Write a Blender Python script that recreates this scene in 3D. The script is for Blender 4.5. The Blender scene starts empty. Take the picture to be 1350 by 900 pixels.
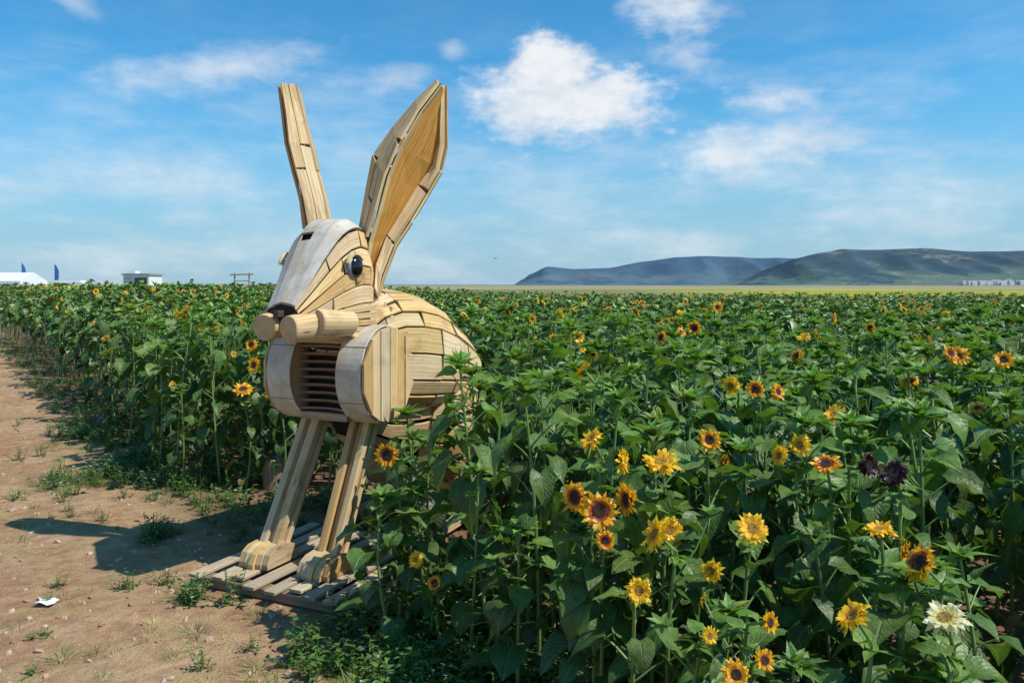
import bpy, math, random
from mathutils import Vector, Matrix, noise
R = random.Random(7)
scene = bpy.context.scene
scene.view_settings.view_transform = 'Standard'
try: scene.view_settings.look = 'None'
except Exception: pass
scene.view_settings.exposure = 0

# ------------------------------------------------------------ helpers
class MB:
    def __init__(s):
        s.v=[]; s.f=[]; s.m=[]; s.c=[]; s.uv=[]
    def face(s, idx, mat=0, col=(1,1,1), uv=None):
        s.f.append(tuple(idx)); s.m.append(mat); s.c.append(col)
        s.uv.append(uv if uv else [(0,0)]*len(idx))
    def build(s, name, mats, smooth=False, link=True):
        me=bpy.data.meshes.new(name)
        me.from_pydata([tuple(p) for p in s.v],[],s.f)
        for m in mats: me.materials.append(m)
        me.polygons.foreach_set('material_index', s.m)
        if smooth: me.polygons.foreach_set('use_smooth',[True]*len(s.f))
        ca=me.color_attributes.new(name='Col',type='FLOAT_COLOR',domain='CORNER')
        uvl=me.uv_layers.new(name='UVMap')
        cols=[]; uvs=[]
        for f,c,u in zip(s.f,s.c,s.uv):
            for k in range(len(f)):
                cols.extend((c[0],c[1],c[2],1.0)); uvs.extend(u[k])
        ca.data.foreach_set('color',cols)
        uvl.data.foreach_set('uv',uvs)
        me.update()
        o=bpy.data.objects.new(name,me)
        if link: scene.collection.objects.link(o)
        return o

def tube(mb, pts, radii, sides, col, mat=0, cap=True):
    base=len(mb.v); n=len(pts)
    for i,p in enumerate(pts):
        d=(pts[min(i+1,n-1)]-pts[max(i-1,0)]).normalized()
        ref=Vector((1,0,0)) if abs(d.x)<0.8 else Vector((0,1,0))
        a=d.cross(ref).normalized(); b=d.cross(a)
        for k in range(sides):
            t=2*math.pi*k/sides
            mb.v.append(p+(a*math.cos(t)+b*math.sin(t))*radii[i])
    for i in range(n-1):
        for k in range(sides):
            k2=(k+1)%sides
            mb.face((base+i*sides+k,base+i*sides+k2,base+(i+1)*sides+k2,base+(i+1)*sides+k),mat,col,
                    [(i,k),(i,k+1),(i+1,k+1),(i+1,k)])
    if cap:
        mb.face([base+k for k in range(sides)][::-1],mat,col)
        mb.face([base+(n-1)*sides+k for k in range(sides)],mat,col)

def nt(mat):
    mat.use_nodes=True
    t=mat.node_tree; t.nodes.clear(); return t
class N:
    def __init__(s,t): s.t=t
    def n(s,typ,ins=None,**kw):
        x=s.t.nodes.new(typ)
        for k,v in kw.items(): setattr(x,k,v)
        if ins:
            for k,v in ins.items():
                sock=x.inputs[k]
                if isinstance(v,bpy.types.NodeSocket): s.t.links.new(v,sock)
                else: sock.default_value=v
        return x
    def math(s,op,a,b=None,c=None,clamp=False):
        x=s.t.nodes.new('ShaderNodeMath'); x.operation=op; x.use_clamp=clamp
        for i,v in enumerate((a,b,c)):
            if v is None: continue
            if isinstance(v,bpy.types.NodeSocket): s.t.links.new(v,x.inputs[i])
            else: x.inputs[i].default_value=v
        return x.outputs[0]
    def mix(s,f,a,b,blend='MIX'):
        x=s.t.nodes.new('ShaderNodeMix'); x.data_type='RGBA'; x.blend_type=blend; x.clamp_factor=True
        for i,v in ((0,f),(6,a),(7,b)):
            if isinstance(v,bpy.types.NodeSocket): s.t.links.new(v,x.inputs[i])
            else:
                x.inputs[i].default_value = v if i==0 else (v[0],v[1],v[2],1)
        return x.outputs[2]
    def sstep(s,v,a,b,lo=0.0,hi=1.0):
        x=s.t.nodes.new('ShaderNodeMapRange'); x.interpolation_type='SMOOTHSTEP'
        s.t.links.new(v,x.inputs[0]); x.inputs[1].default_value=a; x.inputs[2].default_value=b
        x.inputs[3].default_value=lo; x.inputs[4].default_value=hi
        return x.outputs[0]
    def noise(s,vec,scale,detail=4,rough=0.55):
        x=s.n('ShaderNodeTexNoise',{'Scale':scale,'Detail':detail,'Roughness':rough})
        if vec is not None: s.t.links.new(vec,x.inputs['Vector'])
        return x.outputs[0]
    def mapping(s,vec,scale=(1,1,1),loc=(0,0,0),rot=(0,0,0)):
        x=s.n('ShaderNodeMapping',{'Scale':scale,'Location':loc,'Rotation':rot})
        s.t.links.new(vec,x.inputs['Vector']); return x.outputs[0]
    def bump(s,h,strength,dist):
        return s.n('ShaderNodeBump',{'Height':h,'Strength':strength,'Distance':dist}).outputs[0]
    def out(s,sh):
        o=s.t.nodes.new('ShaderNodeOutputMaterial'); s.t.links.new(sh,o.inputs[0])

def simple(name,col,rough=0.7,metal=0.0,var=0.25,scale=8):
    m=bpy.data.materials.new(name); g=N(nt(m))
    co=g.n('ShaderNodeTexCoord').outputs['Object']
    nz=g.noise(co,scale)
    c=g.mix(g.sstep(nz,0.3,0.7),tuple(x*(1-var) for x in col),tuple(min(1,x*(1+var)) for x in col))
    p=g.n('ShaderNodeBsdfPrincipled',{'Base Color':c,'Roughness':rough,'Metallic':metal,'Normal':g.bump(nz,0.3,0.01)})
    g.out(p.outputs[0]); return m

# ------------------------------------------------------------ materials
def mk_wood(name, paint=False):
    m=bpy.data.materials.new(name); g=N(nt(m))
    uv=g.n('ShaderNodeUVMap').outputs[0]
    col=g.n('ShaderNodeAttribute',attribute_name='Col').outputs['Color']
    gr=g.noise(g.mapping(uv,(2.0,34,1)),1.0,6,0.65)
    warp=g.noise(g.mapping(uv,(1.5,6,1)),1.0,3,0.6)
    wv=g.n('ShaderNodeTexWave',{'Vector':g.mapping(uv,(0.5,9,1)),'Scale':1.3,'Distortion':9.0,'Detail':3.0},bands_direction='Y').outputs[1]
    gg=g.math('MULTIPLY_ADD',wv,0.2,g.math('MULTIPLY',gr,0.8))
    c=g.mix(g.sstep(gg,0.25,0.7),(0.78,0.70,0.58),(1.08,1.07,1.05))
    c=g.mix(1.0,col,c,'MULTIPLY')
    c=g.mix(g.sstep(warp,0.45,0.8,0,0.5),c,g.mix(1.0,c,(0.86,0.66,0.44),'MULTIPLY'))
    vo=g.n('ShaderNodeTexVoronoi',{'Vector':g.mapping(uv,(2.6,11,1)),'Scale':1.0,'Randomness':1.0}).outputs['Distance']
    kn=g.sstep(vo,0.04,0.12,0.75,0.0)
    c=g.mix(kn,c,(0.16,0.07,0.028))
    obj=g.n('ShaderNodeTexCoord').outputs['Object']
    st=g.noise(obj,6,6,0.65)
    c=g.mix(g.sstep(st,0.50,0.72,0,0.6),c,g.mix(1.0,c,(0.58,0.53,0.48),'MULTIPLY'))
    if paint:
        pn=g.noise(obj,5,6,0.7)
        fine=g.noise(g.mapping(uv,(4,30,1)),1.0,5,0.7)
        k=g.math('MULTIPLY_ADD',fine,0.5,g.math('MULTIPLY',pn,0.5))
        c=g.mix(g.sstep(k,0.45,0.60,0,0.9),g.mix(g.sstep(fine,0.3,0.7),(0.48,0.44,0.375),(0.68,0.645,0.58)),(0.48,0.37,0.245))
        c=g.mix(g.sstep(st,0.48,0.7,0,0.5),c,(0.30,0.25,0.19))
    p=g.n('ShaderNodeBsdfPrincipled',{'Base Color':c,'Roughness':0.68,'Normal':g.bump(gg,0.35,0.004)})
    p.inputs['Specular IOR Level'].default_value=0.3
    g.out(p.outputs[0]); return m
M_wood=mk_wood('sawn_pine'); M_paint=mk_wood('worn_white_paint',True)
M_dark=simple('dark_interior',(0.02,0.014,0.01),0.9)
def mk_end():
    m=bpy.data.materials.new('end_grain'); g=N(nt(m))
    uv=g.n('ShaderNodeUVMap').outputs[0]
    wv=g.n('ShaderNodeTexWave',{'Vector':uv,'Scale':16.0,'Distortion':2.5,'Detail':3.0},wave_type='RINGS',rings_direction='Z').outputs[1]
    nz=g.noise(uv,9,5)
    c=g.mix(wv,(0.50,0.33,0.16),(0.58,0.41,0.22))
    c=g.mix(g.sstep(nz,0.45,0.7,0,.7),c,(0.36,0.25,0.15))
    p=g.n('ShaderNodeBsdfPrincipled',{'Base Color':c,'Roughness':0.75})
    g.out(p.outputs[0]); return m
M_end=mk_end()

def mk_leaf(name, veins=True, trans=0.3, rv=0.45):
    m=bpy.data.materials.new(name); g=N(nt(m))
    uv=g.n('ShaderNodeUVMap').outputs[0]
    col=g.n('ShaderNodeAttribute',attribute_name='Col').outputs['Color']
    rnd=g.n('ShaderNodeAttribute',attribute_name='rnd').outputs['Fac']
    br=g.math('MULTIPLY_ADD',rnd,rv,1.0-rv*0.5)
    ins={'Roughness':0.46}
    if veins:
        nz=g.noise(g.n('ShaderNodeTexCoord').outputs['Object'],28,2,0.6)
        br=g.math('MULTIPLY',br,g.sstep(nz,0.3,0.7,0.76,1.2))
    c=g.n('ShaderNodeVectorMath',{0:col,'Scale':br},operation='SCALE').outputs[0]
    if veins:
        sep=g.n('ShaderNodeSeparateXYZ',{0:uv})
        au=g.math('ABSOLUTE',g.math('SUBTRACT',sep.outputs[0],0.5))
        mid=g.sstep(au,0.010,0.035,1,0)
        ph=g.math('FRACT',g.math('MULTIPLY',g.math('SUBTRACT',sep.outputs[1],g.math('MULTIPLY',au,1.1)),7.0))
        lat=g.sstep(g.math('ABSOLUTE',g.math('SUBTRACT',ph,0.5)),0.04,0.14,1,0)
        vn=g.math('MAXIMUM',mid,g.math('MULTIPLY',lat,0.6))
        c=g.mix(g.math('MULTIPLY',vn,0.5),c,(0.2,0.3,0.09))
        ins['Normal']=g.bump(g.math('SUBTRACT',g.math('MULTIPLY',nz,1.5),vn),0.7,0.006)
    ins['Base Color']=c
    p=g.n('ShaderNodeBsdfPrincipled',ins)
    p.inputs['Specular IOR Level'].default_value=0.5
    if trans<=0: g.out(p.outputs[0]); return m
    tc=g.mix(1.0,c,(1.5,1.7,0.6),'MULTIPLY')
    tr=g.n('ShaderNodeBsdfTranslucent',{'Color':tc})
    mx=g.n('ShaderNodeMixShader',{0:trans,1:p.outputs[0],2:tr.outputs[0]})
    g.out(mx.outputs[0]); return m
M_leaf=mk_leaf('sunflower_leaf',True,0.26); M_leaf_far=mk_leaf('sunflower_leaf_far',False,0.0)
M_stem=mk_leaf('green_stem',False,0.0); M_petal=mk_leaf('petal',False,0.3,0.2)
M_weed=mk_leaf('weed_leaf',False,0.2)
def mk_disc():
    m=bpy.data.materials.new('sunflower_disc'); g=N(nt(m))
    col=g.n('ShaderNodeAttribute',attribute_name='Col').outputs['Color']
    obj=g.n('ShaderNodeTexCoord').outputs['Object']
    vo=g.n('ShaderNodeTexVoronoi',{'Vector':obj,'Scale':260.0}).outputs['Distance']
    c=g.mix(1.0,col,g.mix(g.sstep(vo,0.2,0.7),(1.5,1.4,1.2),(0.45,0.4,0.4)),'MULTIPLY')
    p=g.n('ShaderNodeBsdfPrincipled',{'Base Color':c,'Roughness':0.9,'Normal':g.bump(vo,1.0,0.003)})
    g.out(p.outputs[0]); return m
M_disc=mk_disc()

# ------------------------------------------------------------ camera, light, world
cam=bpy.data.cameras.new('camera'); co=bpy.data.objects.new('camera',cam); scene.collection.objects.link(co)
co.location=(0,0,1.9); co.rotation_euler=(math.radians(90),0,0)
cam.lens=28; cam.sensor_width=36; cam.shift_y=-75/1350; cam.clip_end=30000; cam.clip_start=0.05
scene.camera=co
S=Vector((0.93,-0.29,1.28)).normalized()
sl=bpy.data.lights.new('sun','SUN'); so=bpy.data.objects.new('sun',sl); scene.collection.objects.link(so)
sl.energy=5.0; sl.angle=math.radians(0.5); sl.color=(1.0,0.96,0.875)
so.rotation_euler=S.to_track_quat('Z','Y').to_euler(); so.location=(20,-8,25)

w=bpy.data.worlds.new('World'); scene.world=w; w.use_nodes=True
t=w.node_tree; t.nodes.clear(); g=N(t)
sky=g.n('ShaderNodeTexSky'); sky.sky_type='NISHITA'; sky.sun_disc=False
sky.sun_elevation=math.asin(S.z); sky.sun_rotation=math.atan2(S.x,S.y)
sky.air_density=1.0; sky.dust_density=0.5; sky.ozone_density=2.0
dirv=g.n('ShaderNodeTexCoord').outputs['Generated']
sp=g.n('ShaderNodeSeparateXYZ',{0:dirv})
az=g.math('ARCTAN2',sp.outputs[0],sp.outputs[1])
el=g.math('ARCSINE',sp.outputs[2])
skyc=g.mix(1.0,sky.outputs[0],(0.36,1.05,1.32),'MULTIPLY')
skyc=g.mix(g.sstep(el,-0.02,0.27,0.88,0.0),skyc,(3.1,4.5,5.8))
ae=g.n('ShaderNodeCombineXYZ',{0:az,1:el}).outputs[0]
n1=g.noise(ae,9,6,0.6)
n2=g.noise(g.mapping(ae,(1,2.0,1)),26,5,0.6)
nn=g.math('MULTIPLY_ADD',n2,0.45,g.math('MULTIPLY',n1,0.55))
nc=g.math('SUBTRACT',nn,0.5)
def blob(azc,elc,ra,re,rot,amp,lo,hi,op):
    azc,elc,ra,re,rot=[math.radians(x) for x in (azc,elc,ra,re,rot)]
    v=g.n('ShaderNodeMapping',{'Location':(azc,elc,0),'Rotation':(0,0,rot),'Scale':(ra,re,1)},vector_type='TEXTURE')
    t.links.new(ae,v.inputs['Vector'])
    d=g.n('ShaderNodeVectorMath',{0:v.outputs[0]},operation='LENGTH').outputs['Value']
    m_=g.math('MULTIPLY_ADD',nc,amp,g.math('SUBTRACT',1.0,d))
    return g.sstep(m_,lo,hi,0.0,op)
dens=None
for b in [ (3.2,12.9,8.2,3.4,-3,2.4,-0.05,0.65,0.92),
           (2.8,15.2,3.6,2.6,0,2.2,-0.05,0.5,0.95),
           (7.4,12.4,4.6,3.0,0,2.6,0.0,1.0,0.8),
           (-20.5,14.2,9,1.7,13,2.6,-0.1,1.1,0.62),
           (-29,17.3,2.5,1.0,-25,2.0,0.1,1.0,0.4),
           (-4.2,16.3,1.5,0.9,0,2.0,0.0,1.0,0.4),
           (-9,14.2,6.5,1.5,5,2.6,0.1,1.2,0.45),
           (18.0,12.4,3.8,1.6,0,2.8,0.0,1.0,0.65),
           (17,9.2,8.0,2.4,8,2.8,0.0,1.0,0.78),
           (12.0,18.9,5.0,2.6,0,2.8,0.0,1.1,0.78),
           (12.5,15.6,4.0,2.6,-10,3.0,0.1,1.3,0.6),
           (12.5,3.2,7.5,1.7,0,2.2,0.1,1.3,0.5),
           (-22,7.4,9.0,2.4,0,2.7,0.1,1.5,0.38),
           (2,7.4,15,2.6,-7,3.0,0.1,1.6,0.35),
           (28,6.5,9,3.6,0,2.6,0.1,1.5,0.45)]:
    x=blob(*b)
    dens = x if dens is None else g.math('SUBTRACT',1.0,g.math('MULTIPLY',g.math('SUBTRACT',1.0,dens),g.math('SUBTRACT',1.0,x)))
veil=g.noise(g.mapping(ae,(1,3.4,1),rot=(0,0,0.12)),5,6,0.62)
veil=g.math('MULTIPLY',g.sstep(veil,0.38,0.74,0,0.5),g.sstep(el,0.38,0.10))
dens=g.math('SUBTRACT',1.0,g.math('MULTIPLY',g.math('SUBTRACT',1.0,dens),g.math('SUBTRACT',1.0,veil)))
sh=g.noise(g.mapping(ae,(1,1.3,1),loc=(0.02,0.03,0)),14,4,0.6)
ccol=g.mix(g.sstep(sh,0.35,0.62),(6.0,6.5,7.1),(7.5,7.7,7.9))
fin=g.mix(dens,skyc,ccol)
bg=g.n('ShaderNodeBackground',{'Color':fin,'Strength':0.12})
ow=t.nodes.new('ShaderNodeOutputWorld'); t.links.new(bg.outputs[0],ow.inputs[0])

# ------------------------------------------------------------ ground
def edge(x,y): return (x+0.72*y-2.1)/1.232
def gz(x,y):
    d=math.hypot(x,y-5)
    if d>60: return 0.0
    f=1-d/60
    a=0.03*noise.noise(Vector((x*0.6,y*0.6,0)))+0.018*noise.noise(Vector((x*2.3,y*2.3,3)))+0.012*noise.noise(Vector((x*7,y*7,5)))
    e=edge(x,y)
    a+= -0.05*math.exp(-((e+1.9)/0.28)**2) -0.04*math.exp(-((e+3.6)/0.3)**2)
    k=math.exp(-(((x+1.45)/.75)**2+((y-5.35)/.75)**2)**2)   # trodden flat under the pallet
    return a*f*(1-k)
def axis(lo,hi,step,lim,gr=1.22):
    c=[lo]; 
    while c[-1]<hi: c.append(c[-1]+step)
    s=step; x=c[-1]; up=[]
    while x<lim: s*=gr; x+=s; up.append(x)
    s=step; x=lo; dn=[]
    while x>-lim: s*=gr; x-=s; dn.append(x)
    return dn[::-1]+c+up
xs=axis(-5.5,3,0.06,12000); ys=axis(1.8,9,0.06,12000)
mb=MB()
for y in ys:
    for x in xs: mb.v.append((x,y,gz(x,y)))
nx=len(xs)
for j in range(len(ys)-1):
    for i in range(nx-1):
        a=j*nx+i; mb.face((a,a+1,a+nx+1,a+nx))
def mk_ground():
    m=bpy.data.materials.new('ground_soil'); g=N(nt(m))
    obj=g.n('ShaderNodeTexCoord').outputs['Object']
    sp=g.n('ShaderNodeSeparateXYZ',{0:obj})
    X,Y=sp.outputs[0],sp.outputs[1]
    e=g.math('DIVIDE',g.math('SUBTRACT',g.math('MULTIPLY_ADD',Y,0.72,X),2.1),1.232)
    a=g.noise(obj,0.9,6,0.6); b=g.noise(obj,9,7,0.7); c_=g.noise(obj,70,4,0.7); d_=g.noise(obj,3.1,6,0.7)
    en=g.math('ADD',e,g.math('MULTIPLY',g.math('SUBTRACT',a,0.5),1.0))
    dirt=g.mix(g.sstep(a,0.35,0.65),(0.40,0.225,0.125),(0.53,0.345,0.21))
    dirt=g.mix(g.sstep(b,0.35,0.7),g.mix(1.0,dirt,(0.70,0.66,0.62),'MULTIPLY'),g.mix(1.0,dirt,(1.15,1.15,1.15),'MULTIPLY'))
    dirt=g.mix(g.sstep(d_,0.52,0.66,0,0.5),dirt,(0.33,0.175,0.095))
    dirt=g.mix(g.sstep(c_,0.55,0.75,0,0.5),dirt,(0.60,0.46,0.32))
    vo=g.n('ShaderNodeTexVoronoi',{'Vector':obj,'Scale':26.0}).outputs['Distance']
    dirt=g.mix(g.sstep(vo,0.10,0.2,0.4,0),dirt,(0.55,0.42,0.30))
    pn=g.noise(obj,1.7,5,0.7)
    dirt=g.mix(g.sstep(g.math('MULTIPLY',pn,g.sstep(b,0.3,0.6)),0.36,0.52,0,0.5),dirt,(0.36,0.29,0.12))
    verge=g.sstep(en,-0.3,0.2)
    dirt=g.mix(g.math('MULTIPLY',verge,g.sstep(b,0.35,0.6,0.2,0.7)),dirt,(0.17,0.12,0.06))
    soil=g.mix(b,(0.15,0.085,0.05),(0.32,0.19,0.115))
    near=g.mix(g.sstep(en,0.0,0.5),dirt,soil)
    fa=g.noise(g.mapping(obj,(0.012,0.05,1)),1.0,6)
    yel=g.mix(g.sstep(fa,0.4,0.6),(0.40,0.36,0.04),(0.17,0.21,0.05))
    green=g.mix(g.sstep(fa,0.4,0.6),(0.13,0.17,0.05),(0.24,0.21,0.09))
    yel=g.mix(g.sstep(X,25,60),green,yel)
    straw=g.mix(g.sstep(fa,0.35,0.65),(0.38,0.30,0.16),(0.24,0.21,0.11))
    yn=g.math('ADD',Y,g.math('MULTIPLY',g.math('SUBTRACT',fa,0.5),60.0))
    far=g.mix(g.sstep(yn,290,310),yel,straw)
    far=g.mix(g.sstep(Y,700,1500),far,(0.15,0.21,0.17))  # distance haze painted into the far ground colour
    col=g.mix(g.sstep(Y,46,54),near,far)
    h=g.math('ADD',g.math('MULTIPLY',b,0.6),g.math('MULTIPLY_ADD',c_,0.25,g.sstep(vo,0.1,0.2,0.12,0)))
    nearf=g.sstep(Y,30,60,1.0,0.0)
    bp=g.n('ShaderNodeBump',{'Height':h,'Strength':g.math('MULTIPLY',nearf,1.0),'Distance':0.05})
    p=g.n('ShaderNodeBsdfPrincipled',{'Base Color':col,'Roughness':0.95,'Normal':bp.outputs[0]})
    p.inputs['Specular IOR Level'].default_value=0.1
    g.out(p.outputs[0]); return m
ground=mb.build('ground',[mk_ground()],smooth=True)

# ------------------------------------------------------------ hills and village
def interp(tab,x):
    if x<=tab[0][0]: return tab[0][1]
    for (x0,y0),(x1,y1) in zip(tab,tab[1:]):
        if x<=x1:
            k=(x-x0)/(x1-x0); k=k*k*(3-2*k)*0.5+k*0.5
            return y0+(y1-y0)*k
    return tab[-1][1]
def hill(name,tab,y0,y1,y2,seed,mat):
    mb=MB(); x0,x1=tab[0][0],tab[-1][0]; nxh=150; nyh=56
    for j in range(nyh+1):
        y=y0+(y2-y0)*j/nyh
        for i in range(nxh+1):
            x=x0+(x1-x0)*i/nxh
            h=interp(tab,x)
            k=(y-y0)/(y1-y0) if y<y1 else 1-(y-y1)/(y2-y1)
            k=max(0,min(1,k)); k=k**0.8
            nz=noise.fractal(Vector((x*0.004+seed,y*0.004,0)),1.0,2.0,5)
            gul=abs(noise.noise(Vector((x*0.0065+seed,y*0.0016,2))))
            z=h*k*(1-0.75*gul*(4*k*(1-k)))+ (h*0.16*nz)*k*(1-k)*3+ h*0.012*nz - 3
            mb.v.append((x,y,z))
    for j in range(nyh):
        for i in range(nxh):
            a=j*(nxh+1)+i; mb.face((a,a+1,a+nxh+2,a+nxh+1))
    return mb.build(name,[mat],smooth=True)
def mk_hill(name,haze,hc,pale_):
    m=bpy.data.materials.new(name); g=N(nt(m))
    obj=g.n('ShaderNodeTexCoord').outputs['Object']
    a=g.noise(g.mapping(obj,(1,0.6,3)),0.006,8,0.68); b=g.noise(obj,0.02,5,0.7)
    vo=g.n('ShaderNodeTexVoronoi',{'Vector':g.mapping(obj,(1,0.7,2)),'Scale':0.009}).outputs['Color']
    vs=g.n('ShaderNodeSeparateXYZ',{0:vo}).outputs[0]
    z=g.n('ShaderNodeSeparateXYZ',{0:obj}).outputs[2]
    c=g.mix(g.sstep(a,0.4,0.6),(0.03,0.05,0.03),(0.075,0.085,0.04))
    c=g.mix(g.sstep(b,0.46,0.6,0,0.8),c,(0.02,0.032,0.02))
    fields=g.mix(vs,(0.07,0.14,0.04),(0.19,0.20,0.08))
    c=g.mix(g.math('MULTIPLY',g.sstep(z,70,20),g.sstep(a,0.44,0.50)),c,fields)
    c=g.mix(g.math('MULTIPLY',g.sstep(a,0.57,0.62),pale_),c,(0.36,0.31,0.17))
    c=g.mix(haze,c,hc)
    p=g.n('ShaderNodeBsdfPrincipled',{'Base Color':c,'Roughness':1.0}); p.inputs['Specular IOR Level'].default_value=0
    g.out(p.outputs[0]); return m
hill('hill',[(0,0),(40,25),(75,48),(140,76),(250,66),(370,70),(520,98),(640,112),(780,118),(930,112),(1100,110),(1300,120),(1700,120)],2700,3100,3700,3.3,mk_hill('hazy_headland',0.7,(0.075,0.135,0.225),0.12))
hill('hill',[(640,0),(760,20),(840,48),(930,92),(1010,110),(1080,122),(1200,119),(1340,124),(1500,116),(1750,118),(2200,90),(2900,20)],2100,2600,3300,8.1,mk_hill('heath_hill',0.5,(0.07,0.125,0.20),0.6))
mb=MB(); rr=random.Random(3)
M_wall=simple('render_wall',(0.72,0.72,0.71)); M_roof=simple('slate_roof',(0.26,0.26,0.27))
for i in range(130):
    k=rr.random(); x=1185+k**1.3*420; y=2060+rr.random()*160; z=-2+(y-2060)*0.07
    wx=rr.uniform(6,15); wy=7; h=rr.uniform(6,10); b=len(mb.v)
    for dz in (0,h):
        for sx,sy in ((-1,-1),(1,-1),(1,1),(-1,1)): mb.v.append((x+sx*wx/2,y+sy*wy/2,z+dz))
    mb.v.append((x-wx/2,y,z+h+3)); mb.v.append((x+wx/2,y,z+h+3))
    for q in ((0,1,5,4),(1,2,6,5),(2,3,7,6),(3,0,4,7),(4,7,8),(5,9,6)): mb.face([b+j for j in q],0)
    mb.face([b+4,b+5,b+9,b+8],1); mb.face([b+7,b+8,b+9,b+6],1)
mb.build('distant_village',[M_wall,M_roof])

# ------------------------------------------------------------ sunflowers
ROWS=[0,0.1,0.26,0.46,0.68,0.88,1.0]; WID=[0.55,0.92,1.0,0.86,0.52,0.2,0.02]; COLS=[-1,-0.5,0,0.5,1]
ROWS2=[0,0.26,0.65,1.0]; WID2=[0.8,1.0,0.56,0.03]; COLS2=[-1,0,1]
def leaf(mb,base,f,up,length,width,droop,fold,col,mat,rr,wob=0.12,low=False):
    RW_,WD_,CL_=(ROWS2,WID2,COLS2) if low else (ROWS,WID,COLS)
    nc_=len(CL_)
    f=f.normalized(); side=f.cross(up)
    if side.length<1e-3: side=Vector((1,0,0))
    side.normalize(); n=side.cross(f).normalized()
    b=len(mb.v); pos=base.copy(); pv=0; tw=rr.uniform(-0.7,0.7); t0=rr.uniform(-.35,.35)
    for v,wv in zip(RW_,WD_):
        a=droop*v
        d=f*math.cos(a)-n*math.sin(a); nn_=n*math.cos(a)+f*math.sin(a)
        pos=pos+d*((v-pv)*length); pv=v
        ta=t0+tw*v
        s2=side*math.cos(ta)+nn_*math.sin(ta); n2=nn_*math.cos(ta)-side*math.sin(ta)
        for tcol in CL_:
            q=pos+s2*(tcol*wv*width*0.5)+n2*(fold*abs(tcol)*wv*width*0.5)
            q=q+n2*(rr.uniform(-1,1)*wob*width*0.5*(0.25+abs(tcol))*wv)
            if v<0.05: q=q-d*(0.13*length*abs(tcol))
            elif v<0.15: q=q-d*(0.05*length*abs(tcol))
            mb.v.append(q)
    for i in range(len(RW_)-1):
        for k in range(nc_-1):
            a=b+i*nc_+k
            def U(r,c): return (0.5+CL_[c]*WD_[r]*0.5, RW_[r])
            mb.face((a,a+1,a+nc_+1,a+nc_),mat,col,[U(i,k),U(i,k+1),U(i+1,k+1),U(i+1,k)])

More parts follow.
